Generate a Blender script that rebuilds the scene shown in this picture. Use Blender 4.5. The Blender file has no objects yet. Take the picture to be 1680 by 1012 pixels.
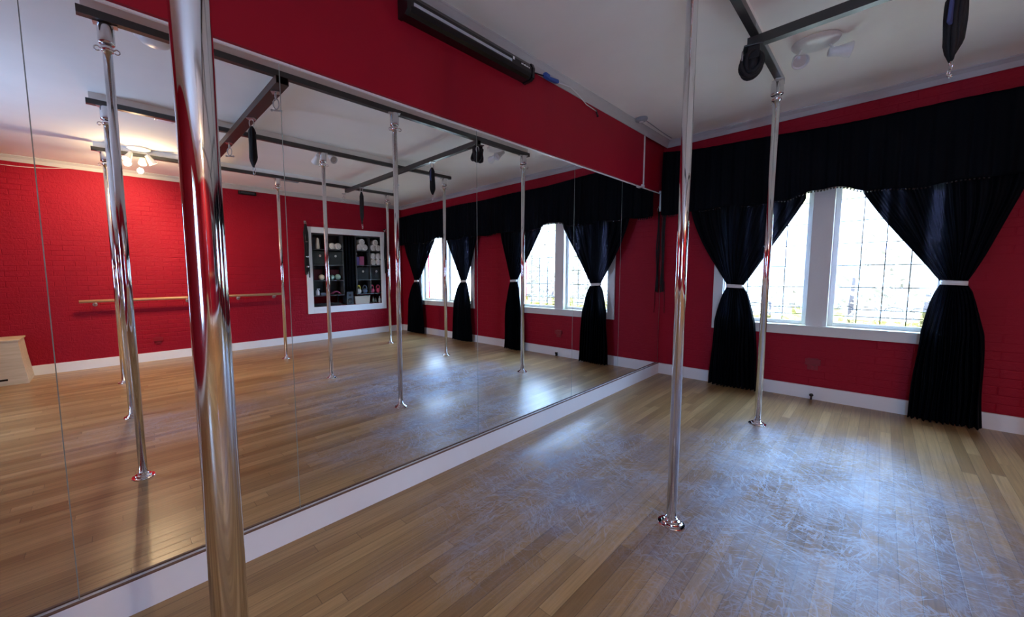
import bpy, bmesh, math, random
from mathutils import Vector, Matrix
random.seed(7)
S = bpy.context.scene
COL = S.collection
PI = math.pi

# ------------------------------------------------------------------ helpers
class MB:
    """collects shapes into one mesh"""
    def __init__(self):
        self.bm = bmesh.new()
    def box(self, x0, x1, y0, y1, z0, z1, bev=0.0):
        v = [self.bm.verts.new((x, y, z)) for x in (x0, x1) for y in (y0, y1) for z in (z0, z1)]
        f = [(0,1,3,2),(4,6,7,5),(0,4,5,1),(2,3,7,6),(0,2,6,4),(1,5,7,3)]
        fs = [self.bm.faces.new([v[i] for i in q]) for q in f]
        if bev > 0:
            ed = list({e for g in fs for e in g.edges})
            bmesh.ops.bevel(self.bm, geom=ed, offset=bev, segments=2, affect='EDGES', profile=.6)
        return self
    def obox(self, c, sx, sy, sz, rot=None, bev=0.0):
        """box of full size s about centre c with a rotation matrix"""
        R = rot or Matrix.Identity(3)
        c = Vector(c)
        v = [self.bm.verts.new(c + R @ Vector((x*sx/2, y*sy/2, z*sz/2))) for x in (-1,1) for y in (-1,1) for z in (-1,1)]
        f = [(0,1,3,2),(4,6,7,5),(0,4,5,1),(2,3,7,6),(0,2,6,4),(1,5,7,3)]
        fs = [self.bm.faces.new([v[i] for i in q]) for q in f]
        if bev > 0:
            ed = list({e for g in fs for e in g.edges})
            bmesh.ops.bevel(self.bm, geom=ed, offset=bev, segments=2, affect='EDGES', profile=.6)
        return self
    def lathe(self, prof, c=(0,0,0), axis=(0,0,1), seg=28, cap=True):
        """prof: [(radius, height)] turned about axis from point c"""
        q = Vector((0,0,1)).rotation_difference(Vector(axis).normalized()).to_matrix()
        c = Vector(c); rings = []
        for r, h in prof:
            rings.append([self.bm.verts.new(c + q @ Vector((r*math.cos(2*PI*k/seg), r*math.sin(2*PI*k/seg), h))) for k in range(seg)])
        for a, b in zip(rings, rings[1:]):
            for k in range(seg):
                f = self.bm.faces.new((a[k], a[(k+1) % seg], b[(k+1) % seg], b[k])); f.smooth = True
        if cap:
            if prof[0][0] > 1e-6: self.bm.faces.new(list(reversed(rings[0])))
            if prof[-1][0] > 1e-6: self.bm.faces.new(rings[-1])
        return self
    def tube(self, pts, r, seg=8, closed=False):
        pts = [Vector(p) for p in pts]; n = len(pts); rings = []
        up = Vector((0,0,1))
        for i, p in enumerate(pts):
            if closed: t = (pts[(i+1) % n] - pts[i-1]).normalized()
            else: t = (pts[min(i+1, n-1)] - pts[max(i-1, 0)]).normalized()
            if i == 0:
                a = t.cross(up)
                if a.length < .1: a = t.cross(Vector((1,0,0)))
                a.normalize()
            else:
                a = (a - t*a.dot(t))
                if a.length < 1e-4: a = t.orthogonal()
                a.normalize()
            b = t.cross(a)
            rr = r[i] if isinstance(r, (list, tuple)) else r
            rings.append([self.bm.verts.new(p + a*rr*math.cos(2*PI*k/seg) + b*rr*math.sin(2*PI*k/seg)) for k in range(seg)])
        m = n if closed else n-1
        for i in range(m):
            A, B = rings[i], rings[(i+1) % n]
            for k in range(seg):
                f = self.bm.faces.new((A[k], A[(k+1) % seg], B[(k+1) % seg], B[k])); f.smooth = True
        if not closed:
            self.bm.faces.new(list(reversed(rings[0]))); self.bm.faces.new(rings[-1])
        return self
    def prism(self, poly, axis, a0, a1):
        """extrude a 2D outline along x, y or z"""
        def P(u, v, w):
            return {'x': (w,u,v), 'y': (u,w,v), 'z': (u,v,w)}[axis]
        A = [self.bm.verts.new(P(u,v,a0)) for u,v in poly]; B = [self.bm.verts.new(P(u,v,a1)) for u,v in poly]
        n = len(poly)
        for i in range(n): self.bm.faces.new((A[i], A[(i+1)%n], B[(i+1)%n], B[i]))
        self.bm.faces.new(list(reversed(A))); self.bm.faces.new(B)
        return self
    def sphere(self, c, r, sx=1, sy=1, sz=1, sub=3):
        M = Matrix.Translation(Vector(c)) @ Matrix.Diagonal((r*sx, r*sy, r*sz, 1))
        g = bmesh.ops.create_icosphere(self.bm, subdivisions=sub, radius=1, matrix=M)
        for v in g['verts']:
            for f in v.link_faces: f.smooth = True
        return self
    def grid(self, fn, nu, nv, smooth=True, closed_u=False):
        V = [[self.bm.verts.new(fn(i/(nu-1 if not closed_u else nu), j/(nv-1))) for j in range(nv)] for i in range(nu)]
        for i in range(nu if closed_u else nu-1):
            for j in range(nv-1):
                f = self.bm.faces.new((V[i][j], V[(i+1) % nu][j], V[(i+1) % nu][j+1], V[i][j+1])); f.smooth = smooth
        return self
    def build(self, name, mat, parent=None, loc=(0,0,0)):
        bmesh.ops.recalc_face_normals(self.bm, faces=self.bm.faces)
        me = bpy.data.meshes.new(name); self.bm.to_mesh(me); self.bm.free()
        o = bpy.data.objects.new(name, me); COL.objects.link(o)
        o.location = loc
        if mat is not None: me.materials.append(mat)
        if parent is not None: o.parent = parent
        return o

def empty(name, loc=(0,0,0), rz=0):
    o = bpy.data.objects.new(name, None); COL.objects.link(o); o.location = loc; o.rotation_euler = (0,0,rz)
    o.empty_display_size = .05
    return o
def tag(o, label, cat, group=None, kind=None):
    o['label'] = label; o['category'] = cat
    if group: o['group'] = group
    if kind: o['kind'] = kind
    return o
def struct(o, label=None, cat=None):
    o['kind'] = 'structure'
    if label: o['label'] = label
    if cat: o['category'] = cat
    return o
def copy_tree(o, parent=None):
    c = o.copy(); COL.objects.link(c); c.parent = parent
    for ch in [k for k in COL.objects if k.parent == o]:
        copy_tree(ch, c)
    return c
def children(o):
    return [k for k in COL.objects if k.parent == o]
def solidify(o, t, off=0):
    m = o.modifiers.new('solid', 'SOLIDIFY'); m.thickness = t; m.offset = off
    return o

# ------------------------------------------------------------------ materials
def new_mat(name):
    m = bpy.data.materials.new(name); m.use_nodes = True
    nt = m.node_tree
    b = nt.nodes['Principled BSDF']
    return m, nt, b
def simple(name, col, rough=.5, metal=0.0, spec=.5, bump=0.0, bscale=60, coat=0, var=0.06, sheen=0):
    m, nt, b = new_mat(name)
    b.inputs['Roughness'].default_value = rough; b.inputs['Metallic'].default_value = metal
    b.inputs['Specular IOR Level'].default_value = spec; b.inputs['Coat Weight'].default_value = coat
    b.inputs['Sheen Weight'].default_value = sheen
    tc = nt.nodes.new('ShaderNodeTexCoord')
    n = nt.nodes.new('ShaderNodeTexNoise'); n.inputs['Scale'].default_value = bscale; n.inputs['Detail'].default_value = 4
    nt.links.new(tc.outputs['Object'], n.inputs['Vector'])
    mx = nt.nodes.new('ShaderNodeMix'); mx.data_type = 'RGBA'
    mx.inputs[6].default_value = tuple(c*(1-var) for c in col[:3]) + (1,)
    mx.inputs[7].default_value = tuple(min(1, c*(1+var)) for c in col[:3]) + (1,)
    nt.links.new(n.outputs['Fac'], mx.inputs[0]); nt.links.new(mx.outputs[2], b.inputs['Base Color'])
    if bump > 0:
        bp = nt.nodes.new('ShaderNodeBump'); bp.inputs['Strength'].default_value = bump; bp.inputs['Distance'].default_value = .004
        nt.links.new(n.outputs['Fac'], bp.inputs['Height']); nt.links.new(bp.outputs['Normal'], b.inputs['Normal'])
    return m
def N(nt, t, **kw):
    n = nt.nodes.new(t)
    for k, v in kw.items(): setattr(n, k, v)
    return n
def math_(nt, op, a, b=None, clamp=False):
    n = nt.nodes.new('ShaderNodeMath'); n.operation = op; n.use_clamp = clamp
    for i, q in enumerate((a, b)):
        if q is None: continue
        if isinstance(q, (int, float)): n.inputs[i].default_value = q
        else: nt.links.new(q, n.inputs[i])
    return n.outputs[0]

def red_paint(name, brick=True, plane='x', col=(.325,.006,.022), bumpy=1.0, bstr=1.0):
    """red painted wall; brick courses show through the paint"""
    m, nt, b = new_mat(name)
    L = nt.links
    geo = N(nt, 'ShaderNodeNewGeometry')
    sep = N(nt, 'ShaderNodeSeparateXYZ'); L.new(geo.outputs['Position'], sep.inputs[0])
    comb = N(nt, 'ShaderNodeCombineXYZ')
    L.new(sep.outputs['Y' if plane == 'x' else 'X'], comb.inputs[0]); L.new(sep.outputs['Z'], comb.inputs[1])
    n1 = N(nt, 'ShaderNodeTexNoise'); n1.inputs['Scale'].default_value = 1.3; n1.inputs['Detail'].default_value = 5
    n2 = N(nt, 'ShaderNodeTexNoise'); n2.inputs['Scale'].default_value = 38; n2.inputs['Detail'].default_value = 6; n2.inputs['Roughness'].default_value = .65
    L.new(geo.outputs['Position'], n1.inputs['Vector']); L.new(geo.outputs['Position'], n2.inputs['Vector'])
    mx = N(nt, 'ShaderNodeMix', data_type='RGBA')
    mx.inputs[6].default_value = tuple(c*.82 for c in col) + (1,); mx.inputs[7].default_value = tuple(min(1, c*1.12) for c in col) + (1,)
    L.new(n1.outputs['Fac'], mx.inputs[0])
    L.new(mx.outputs[2], b.inputs['Base Color'])
    b.inputs['Roughness'].default_value = .5
    b.inputs['Specular IOR Level'].default_value = .16
    h = n2.outputs['Fac']
    if brick:
        bt = N(nt, 'ShaderNodeTexBrick'); L.new(comb.outputs[0], bt.inputs['Vector'])
        bt.inputs['Scale'].default_value = 1; bt.inputs['Brick Width'].default_value = .215; bt.inputs['Row Height'].default_value = .068
        bt.inputs['Mortar Size'].default_value = .006; bt.inputs['Mortar Smooth'].default_value = .9
        bt.inputs['Color1'].default_value = (1,1,1,1); bt.inputs['Color2'].default_value = (.9,.9,.9,1); bt.inputs['Mortar'].default_value = (.35,.35,.35,1)
        nz = math_(nt, 'MULTIPLY', n2.outputs['Fac'], .9)
        # the courses fade in and out under thick paint
        fade = N(nt, 'ShaderNodeMapRange'); fade.inputs[1].default_value = .35; fade.inputs[2].default_value = .65
        L.new(n1.outputs['Fac'], fade.inputs[0])
        bw = math_(nt, 'MULTIPLY', bt.outputs['Color'], fade.outputs[0])
        h = math_(nt, 'ADD', math_(nt, 'MULTIPLY', bw, .8*bstr), nz)
    bp = N(nt, 'ShaderNodeBump'); bp.inputs['Strength'].default_value = .5*bumpy; bp.inputs['Distance'].default_value = .008
    L.new(h, bp.inputs['Height']); L.new(bp.outputs['Normal'], b.inputs['Normal'])
    return m

M = {}
M['red_x'] = red_paint('red painted brick', True, 'x', bumpy=1.5)
M['red_y'] = red_paint('red painted brick textured', True, 'y', bumpy=2.6, bstr=1.0)
M['red_flat'] = red_paint('red painted plaster', False, 'y', bumpy=.15)
M['ceiling'] = simple('ceiling paint', (.92,.90,.86), .85, bump=.25, bscale=3, var=.05)
M['white'] = simple('white gloss paint', (.84,.86,.88), .35, bump=.03, bscale=20, var=.02)
M['crown'] = simple('shaded crown paint', (.50,.48,.47), .5, var=.03)  # ceiling white darkened, so the crown's shade sits in its colour
M['frame_paint'] = simple('cream window paint', (.72,.71,.69), .4, var=.03)
M['black_steel'] = simple('black painted steel', (.035,.038,.036), .3, metal=.0, spec=.7, var=.2, bscale=15)
M['rail_edge'] = simple('pale channel glint', (.30,.34,.36), .35, metal=.3, var=.15, bscale=9)
M['brown_rail'] = simple('brown painted rail', (.045,.028,.022), .4, var=.2)
M['strip_grey'] = simple('painted highlight strip', (.42,.48,.54), .35)
M['galv'] = simple('zinc plated steel', (.55,.56,.57), .3, metal=1, var=.15, bscale=40)
M['chrome_dull'] = simple('satin chrome', (.72,.72,.73), .16, metal=1)
M['black_web'] = simple('black webbing', (.008,.008,.010), .75, bump=.6, bscale=140, var=.3)
M['blue_web'] = simple('blue webbing label', (.06,.08,.22), .7)
M['black_plastic'] = simple('black plastic', (.010,.010,.011), .25, spec=.5)
M['black_gloss'] = simple('black gloss housing', (.006,.006,.007), .08, spec=.6)
M['white_plastic'] = simple('white plastic', (.74,.74,.73), .35)
M['grey_plastic'] = simple('grey plastic', (.30,.31,.33), .4)
M['blue_tape'] = simple('blue tape', (.03,.10,.38), .5)
M['shelf_black'] = simple('black brown shelf', (.016,.016,.018), .45)
M['shelf_edge'] = simple('dark grey shelf edge', (.045,.048,.052), .4)
M['towel'] = simple('white terry towel', (.88,.85,.80), .95, bump=.6, bscale=90)
M['towel_core'] = simple('towel fold shade', (.16,.15,.14), .95)
M['cream'] = simple('cream foam', (.66,.58,.44), .7)
M['fabric_bin'] = simple('dark fabric', (.018,.026,.028), .85, bump=.3, bscale=120)
M['silver'] = simple('silver ring', (.75,.75,.72), .3, metal=.8)
M['kb_yellow'] = simple('yellow vinyl', (.72,.60,.06), .4)
M['kb_white'] = simple('white vinyl', (.75,.75,.72), .45)
M['kb_blue'] = simple('slate blue vinyl', (.09,.12,.17), .4)
M['kb_red'] = simple('pink red vinyl', (.50,.06,.12), .4)
M['teal'] = simple('pale teal rubber', (.26,.42,.36), .45)
M['maroon'] = simple('maroon cloth', (.13,.02,.035), .8)
M['purple'] = simple('violet foam', (.12,.08,.30), .7)
M['rose'] = simple('rose foam', (.30,.05,.12), .7)
M['wicker'] = simple('pale woven basket', (.55,.50,.40), .8, bump=1, bscale=110, var=.35)
M['speaker_dark'] = simple('speaker cabinet', (.03,.035,.042), .5)
M['glass_green'] = simple('dark bottle', (.10,.11,.09), .15)
M['bottle_white'] = simple('white bottle', (.7,.73,.78), .3)
M['red_plate'] = simple('outlet painted over in red', (.25,.005,.018), .35)
M['lead'] = simple('lead came', (.10,.10,.11), .6)
M['brass'] = simple('sash hardware', (.5,.48,.42), .3, metal=.8)
M['skirting_gap'] = simple('brown sealant', (.16,.09,.06), .6)

def chrome():
    m, nt, b = new_mat('polished chrome'); L = nt.links
    b.inputs['Metallic'].default_value = 1; b.inputs['Base Color'].default_value = (.82,.82,.83,1)
    geo = N(nt, 'ShaderNodeNewGeometry')
    mp = N(nt, 'ShaderNodeMapping'); mp.inputs['Scale'].default_value = (30,30,6); L.new(geo.outputs['Position'], mp.inputs[0])
    n = N(nt, 'ShaderNodeTexNoise'); n.inputs['Detail'].default_value = 5; n.inputs['Scale'].default_value = 1.0
    L.new(mp.outputs[0], n.inputs['Vector'])
    r = N(nt, 'ShaderNodeMapRange'); r.inputs[1].default_value = .35; r.inputs[2].default_value = .75; r.inputs[3].default_value = .03; r.inputs[4].default_value = .16
    L.new(n.outputs['Fac'], r.inputs[0]); L.new(r.outputs[0], b.inputs['Roughness'])
    bp = N(nt, 'ShaderNodeBump'); bp.inputs['Strength'].default_value = .05; bp.inputs['Distance'].default_value = .002
    n2 = N(nt, 'ShaderNodeTexNoise'); n2.inputs['Scale'].default_value = 9; L.new(geo.outputs['Position'], n2.inputs['Vector'])
    L.new(n2.outputs['Fac'], bp.inputs['Height']); L.new(bp.outputs['Normal'], b.inputs['Normal'])
    return m
M['chrome'] = chrome()
def mirror():
    m, nt, b = new_mat('silvered mirror'); 
    b.inputs['Metallic'].default_value = 1; b.inputs['Base Color'].default_value = (.95,.96,.955,1); b.inputs['Roughness'].default_value = 0
    return m
M['mirror'] = mirror()
M['mirror_edge'] = simple('ground glass edge', (.30,.36,.34), .25, var=.02)

def glass(name, tint=(1,1,1), gl=.06, haze=0):
    m = bpy.data.materials.new(name); m.use_nodes = True; nt = m.node_tree; nt.nodes.clear(); L = nt.links
    out = N(nt, 'ShaderNodeOutputMaterial'); tr = N(nt, 'ShaderNodeBsdfTransparent'); tr.inputs[0].default_value = tint + (1,)
    g = N(nt, 'ShaderNodeBsdfGlossy'); g.inputs['Roughness'].default_value = .02
    mx = N(nt, 'ShaderNodeMixShader'); mx.inputs[0].default_value = gl
    L.new(tr.outputs[0], mx.inputs[1]); L.new(g.outputs[0], mx.inputs[2]); L.new(mx.outputs[0], out.inputs[0])
    return m
M['pane'] = glass('clear leaded glass', (.97,.98,.98))
M['pane_amber'] = glass('amber stained glass', (.97,.95,.62))

def curtain_mat(name, see=.03, trans=.10):
    m = bpy.data.materials.new(name); m.use_nodes = True; nt = m.node_tree; L = nt.links
    b = nt.nodes['Principled BSDF']; out = nt.nodes['Material Output']
    tc = N(nt, 'ShaderNodeTexCoord'); mp = N(nt, 'ShaderNodeMapping'); mp.inputs['Scale'].default_value = (2,12,.45)
    n = N(nt, 'ShaderNodeTexNoise'); n.inputs['Scale'].default_value = 1; n.inputs['Detail'].default_value = 3
    L.new(tc.outputs['Object'], mp.inputs[0]); L.new(mp.outputs[0], n.inputs['Vector'])
    mx = N(nt, 'ShaderNodeMix', data_type='RGBA'); mx.inputs[6].default_value = (.0015,.002,.004,1); mx.inputs[7].default_value = (.004,.006,.009,1)
    L.new(n.outputs['Fac'], mx.inputs[0]); L.new(mx.outputs[2], b.inputs['Base Color'])
    b.inputs['Roughness'].default_value = .6; b.inputs['Specular IOR Level'].default_value = .05 if see else .03
    tl = N(nt, 'ShaderNodeBsdfTranslucent'); tl.inputs[0].default_value = (.10,.11,.12,1)
    tp = N(nt, 'ShaderNodeBsdfTransparent'); tp.inputs[0].default_value = (.62,.62,.85,1)
    m1 = N(nt, 'ShaderNodeMixShader'); m1.inputs[0].default_value = trans
    m2 = N(nt, 'ShaderNodeMixShader')
    # the weave is doubled in some folds and single in others
    mr = N(nt, 'ShaderNodeMapRange'); mr.inputs[1].default_value = .48; mr.inputs[2].default_value = .68; mr.inputs[3].default_value = see*.04; mr.inputs[4].default_value = see
    L.new(n.outputs['Fac'], mr.inputs[0]); L.new(mr.outputs[0], m2.inputs[0])
    L.new(b.outputs[0], m1.inputs[1]); L.new(tl.outputs[0], m1.inputs[2]); L.new(m1.outputs[0], m2.inputs[1]); L.new(tp.outputs[0], m2.inputs[2])
    L.new(m2.outputs[0], out.inputs[0])
    return m
M['curtain'] = curtain_mat('sheer black curtain', .085, .10)
M['valance'] = curtain_mat('heavy black valance', .0, .0)

def floor_mat():
    m, nt, b = new_mat('worn oak strip floor'); L = nt.links
    geo = N(nt, 'ShaderNodeNewGeometry'); sep = N(nt, 'ShaderNodeSeparateXYZ'); L.new(geo.outputs['Position'], sep.inputs[0])
    X, Y = sep.outputs['X'], sep.outputs['Y']
    rowf = math_(nt, 'DIVIDE', Y, .057); row = math_(nt, 'FLOOR', rowf); fy = math_(nt, 'SUBTRACT', rowf, row)
    wn = N(nt, 'ShaderNodeTexWhiteNoise', noise_dimensions='1D'); L.new(row, wn.inputs['W'])
    xo = math_(nt, 'ADD', math_(nt, 'DIVIDE', X, 1.05), math_(nt, 'MULTIPLY', wn.outputs['Value'], 7.0))
    pl = math_(nt, 'FLOOR', xo); fx = math_(nt, 'SUBTRACT', xo, pl)
    cb = N(nt, 'ShaderNodeCombineXYZ'); L.new(pl, cb.inputs[0]); L.new(row, cb.inputs[1])
    w2 = N(nt, 'ShaderNodeTexWhiteNoise', noise_dimensions='2D'); L.new(cb.outputs[0], w2.inputs['Vector'])
    ramp = N(nt, 'ShaderNodeValToRGB'); cr = ramp.color_ramp
    cr.elements[0].position = 0; cr.elements[0].color = (.26,.148,.058,1)
    cr.elements[1].position = 1; cr.elements[1].color = (.46,.292,.130,1)
    e = cr.elements.new(.35); e.color = (.335,.20,.082,1)
    e = cr.elements.new(.7); e.color = (.38,.232,.096,1)
    L.new(w2.outputs['Value'], ramp.inputs[0])
    # grain
    gx = N(nt, 'ShaderNodeCombineXYZ'); L.new(math_(nt, 'MULTIPLY', X, 3.0), gx.inputs[0]); L.new(math_(nt, 'MULTIPLY', Y, 90.0), gx.inputs[1]); L.new(math_(nt, 'MULTIPLY', w2.outputs['Value'], 30.0), gx.inputs[2])
    gn = N(nt, 'ShaderNodeTexNoise'); gn.inputs['Scale'].default_value = 1; gn.inputs['Detail'].default_value = 5; gn.inputs['Roughness'].default_value = .6
    L.new(gx.outputs[0], gn.inputs['Vector'])
    gr = N(nt, 'ShaderNodeMapRange'); gr.inputs[1].default_value = .3; gr.inputs[2].default_value = .75; gr.inputs[3].default_value = .72; gr.inputs[4].default_value = 1.15
    L.new(gn.outputs['Fac'], gr.inputs[0])
    mul = N(nt, 'ShaderNodeVectorMath', operation='SCALE'); L.new(ramp.outputs[0], mul.inputs[0]); L.new(gr.outputs[0], mul.inputs['Scale'])
    # seams
    ey = math_(nt, 'MINIMUM', fy, math_(nt, 'SUBTRACT', 1.0, fy)); ex = math_(nt, 'MINIMUM', fx, math_(nt, 'SUBTRACT', 1.0, fx))
    sy = N(nt, 'ShaderNodeMapRange'); sy.inputs[1].default_value = .0; sy.inputs[2].default_value = .035; L.new(ey, sy.inputs[0])
    sx = N(nt, 'ShaderNodeMapRange'); sx.inputs[1].default_value = .0; sx.inputs[2].default_value = .0022; L.new(ex, sx.inputs[0])
    seam = math_(nt, 'MULTIPLY', sy.outputs[0], sx.outputs[0])
    sm = N(nt, 'ShaderNodeMapRange'); sm.inputs[3].default_value = .45; sm.inputs[4].default_value = 1; L.new(seam, sm.inputs[0])
    mul2 = N(nt, 'ShaderNodeVectorMath', operation='SCALE'); L.new(mul.outputs[0], mul2.inputs[0]); L.new(sm.outputs[0], mul2.inputs['Scale'])
    # worn zones round the poles, set where the window sheen falls on the floor
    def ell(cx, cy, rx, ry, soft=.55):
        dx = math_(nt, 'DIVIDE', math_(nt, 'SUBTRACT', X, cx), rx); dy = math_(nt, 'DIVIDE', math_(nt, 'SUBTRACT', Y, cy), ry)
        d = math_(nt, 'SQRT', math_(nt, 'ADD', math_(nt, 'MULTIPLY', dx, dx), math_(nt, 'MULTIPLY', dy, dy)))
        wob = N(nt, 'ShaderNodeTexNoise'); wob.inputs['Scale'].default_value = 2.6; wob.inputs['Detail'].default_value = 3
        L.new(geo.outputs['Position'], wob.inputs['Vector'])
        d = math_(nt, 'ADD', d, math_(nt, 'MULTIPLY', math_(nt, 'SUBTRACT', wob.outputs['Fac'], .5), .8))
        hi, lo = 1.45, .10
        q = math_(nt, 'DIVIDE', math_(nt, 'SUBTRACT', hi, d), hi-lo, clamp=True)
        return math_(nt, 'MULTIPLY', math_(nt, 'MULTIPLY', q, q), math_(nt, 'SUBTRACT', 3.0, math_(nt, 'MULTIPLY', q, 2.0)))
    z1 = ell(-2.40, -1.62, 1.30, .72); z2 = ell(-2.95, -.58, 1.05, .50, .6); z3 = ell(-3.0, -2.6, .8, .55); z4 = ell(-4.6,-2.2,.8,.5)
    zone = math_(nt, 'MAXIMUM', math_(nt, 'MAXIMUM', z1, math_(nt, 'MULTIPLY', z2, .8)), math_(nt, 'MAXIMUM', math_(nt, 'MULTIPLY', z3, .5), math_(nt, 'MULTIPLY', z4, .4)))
    # scratches: fine curved lines running many ways, each set in patches of its own
    tot = None
    for i, (ang, sc, wdt) in enumerate(((.15,2.2,11),(.75,2.6,13),(1.3,2.4,12),(1.95,3.0,14),(2.5,2.4,11),(2.9,3.2,16),(.45,5.0,22),(1.65,5.0,24),(2.2,4.4,20),(1.05,3.6,17))):
        mp = N(nt, 'ShaderNodeMapping'); mp.vector_type = 'TEXTURE'; mp.inputs['Rotation'].default_value = (0,0,ang); mp.inputs['Scale'].default_value = (1/sc, 1/wdt, 1)
        mp.inputs['Location'].default_value = (i*3.1, i*1.7, 0)
        L.new(geo.outputs['Position'], mp.inputs[0])
        n = N(nt, 'ShaderNodeTexNoise'); n.inputs['Scale'].default_value = 1; n.inputs['Detail'].default_value = 3.5; n.inputs['Roughness'].default_value = .62; n.inputs['Distortion'].default_value = .15
        L.new(mp.outputs[0], n.inputs['Vector'])
        d = math_(nt, 'ABSOLUTE', math_(nt, 'SUBTRACT', n.outputs['Fac'], .5))
        r = N(nt, 'ShaderNodeMapRange'); r.inputs[1].default_value = .020; r.inputs[2].default_value = .0; L.new(d, r.inputs[0])
        pn = N(nt, 'ShaderNodeTexNoise'); pn.inputs['Scale'].default_value = 2.3+.35*i; pn.inputs['Detail'].default_value = 2
        ofs = N(nt, 'ShaderNodeVectorMath', operation='ADD'); L.new(geo.outputs['Position'], ofs.inputs[0]); ofs.inputs[1].default_value = (i*5.3, i*2.9, 0); L.new(ofs.outputs[0], pn.inputs['Vector'])
        pr_ = N(nt, 'ShaderNodeMapRange'); pr_.inputs[1].default_value = .46; pr_.inputs[2].default_value = .62; L.new(pn.outputs['Fac'], pr_.inputs[0])
        v = math_(nt, 'MULTIPLY', r.outputs[0], pr_.outputs[0])
        tot = v if tot is None else math_(nt, 'MAXIMUM', tot, v)
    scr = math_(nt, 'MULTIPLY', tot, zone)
    # hazy worn patches; the sky's blue sheen is painted into their colour
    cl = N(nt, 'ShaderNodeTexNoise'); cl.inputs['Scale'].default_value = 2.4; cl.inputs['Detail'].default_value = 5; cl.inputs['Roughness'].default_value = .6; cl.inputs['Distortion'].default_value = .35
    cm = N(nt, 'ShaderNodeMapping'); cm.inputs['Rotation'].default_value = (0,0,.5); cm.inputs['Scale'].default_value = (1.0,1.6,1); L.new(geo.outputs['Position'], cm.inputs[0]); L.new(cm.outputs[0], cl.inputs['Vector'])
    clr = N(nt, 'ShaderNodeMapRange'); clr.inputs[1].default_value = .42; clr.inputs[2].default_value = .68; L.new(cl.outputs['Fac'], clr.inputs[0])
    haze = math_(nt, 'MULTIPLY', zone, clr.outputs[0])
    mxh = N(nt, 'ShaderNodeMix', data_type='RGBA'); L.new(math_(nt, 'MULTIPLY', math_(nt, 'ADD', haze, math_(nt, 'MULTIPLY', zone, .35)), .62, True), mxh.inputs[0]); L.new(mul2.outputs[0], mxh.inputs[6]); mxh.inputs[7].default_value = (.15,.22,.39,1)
    mxc = N(nt, 'ShaderNodeMix', data_type='RGBA'); L.new(math_(nt, 'MULTIPLY', scr, .70), mxc.inputs[0]); L.new(mxh.outputs[2], mxc.inputs[6]); mxc.inputs[7].default_value = (.46,.58,.82,1)  # real scratches, coloured blue-white for the window light they catch
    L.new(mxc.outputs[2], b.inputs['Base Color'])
    base_r = N(nt, 'ShaderNodeMapRange'); base_r.inputs[1].default_value = .3; base_r.inputs[2].default_value = .7; base_r.inputs[3].default_value = .285; base_r.inputs[4].default_value = .305; L.new(cl.outputs['Fac'], base_r.inputs[0])
    rr = math_(nt, 'ADD', base_r.outputs[0], math_(nt, 'ADD', math_(nt, 'MULTIPLY', zone, .17), math_(nt, 'MULTIPLY', scr, .06)))
    L.new(rr, b.inputs['Roughness'])
    L.new(math_(nt, 'ADD', math_(nt, 'SUBTRACT', .40, math_(nt, 'MULTIPLY', zone, .36)), math_(nt, 'ADD', math_(nt, 'MULTIPLY', haze, .30), math_(nt, 'MULTIPLY', scr, .30))), b.inputs['Specular IOR Level'])
    b.inputs['Coat Weight'].default_value = .0
    hgt = math_(nt, 'ADD', math_(nt, 'MULTIPLY', seam, .5), math_(nt, 'MULTIPLY', scr, .03))
    hgt = math_(nt, 'ADD', hgt, math_(nt, 'MULTIPLY', gn.outputs['Fac'], .10))
    bp = N(nt, 'ShaderNodeBump'); bp.inputs['Strength'].default_value = .35; bp.inputs['Distance'].default_value = .0012
    L.new(hgt, bp.inputs['Height']); L.new(bp.outputs['Normal'], b.inputs['Normal'])
    return m
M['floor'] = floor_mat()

def wood_mat(name, c0, c1, ax=(1,1,1), rough=.5, sc=8):
    m, nt, b = new_mat(name); L = nt.links
    tc = N(nt, 'ShaderNodeTexCoord'); mp = N(nt, 'ShaderNodeMapping'); mp.inputs['Scale'].default_value = ax; L.new(tc.outputs['Object'], mp.inputs[0])
    n = N(nt, 'ShaderNodeTexNoise'); n.inputs['Scale'].default_value = sc; n.inputs['Detail'].default_value = 6; n.inputs['Distortion'].default_value = .4
    L.new(mp.outputs[0], n.inputs['Vector'])
    mx = N(nt, 'ShaderNodeMix', data_type='RGBA'); mx.inputs[6].default_value = c0 + (1,); mx.inputs[7].default_value = c1 + (1,)
    r = N(nt, 'ShaderNodeMapRange'); r.inputs[1].default_value = .3; r.inputs[2].default_value = .7; L.new(n.outputs['Fac'], r.inputs[0])
    L.new(r.outputs[0], mx.inputs[0]); L.new(mx.outputs[2], b.inputs['Base Color']); b.inputs['Roughness'].default_value = rough
    return m
M['barre'] = wood_mat('varnished maple', (.42,.22,.10), (.58,.33,.16), (1,12,12), .35)
M['plywood'] = wood_mat('birch plywood', (.52,.42,.27), (.66,.55,.38), (1,6,14), .55, 3)
M['outside_ground'] = simple('dry grass', (.36,.28,.17), .9, var=.3, bscale=2)
M['foliage'] = simple('garden foliage', (.22,.18,.12), .8, var=.5, bscale=3, bump=1)
M['house_wall'] = simple('pale stucco', (.5,.48,.45), .9)
M['house_roof'] = simple('mauve roof tile', (.16,.11,.13), .8)
M['backdrop_hill'] = simple('pale hillside backdrop', (.42,.34,.28), .9, var=.35, bscale=.5)
M['bark'] = simple('bark', (.07,.05,.04), .9)
def emis(name, col, s):
    m, nt, b = new_mat(name)
    b.inputs['Base Color'].default_value = (.8,.8,.8,1)
    b.inputs['Emission Color'].default_value = col + (1,); b.inputs['Emission Strength'].default_value = s
    return m
M['bulb_lit'] = emis('lit lamp glass', (1.0,.78,.48), 60)
M['bulb_off'] = simple('unlit lamp glass', (.55,.50,.46), .2)

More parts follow.
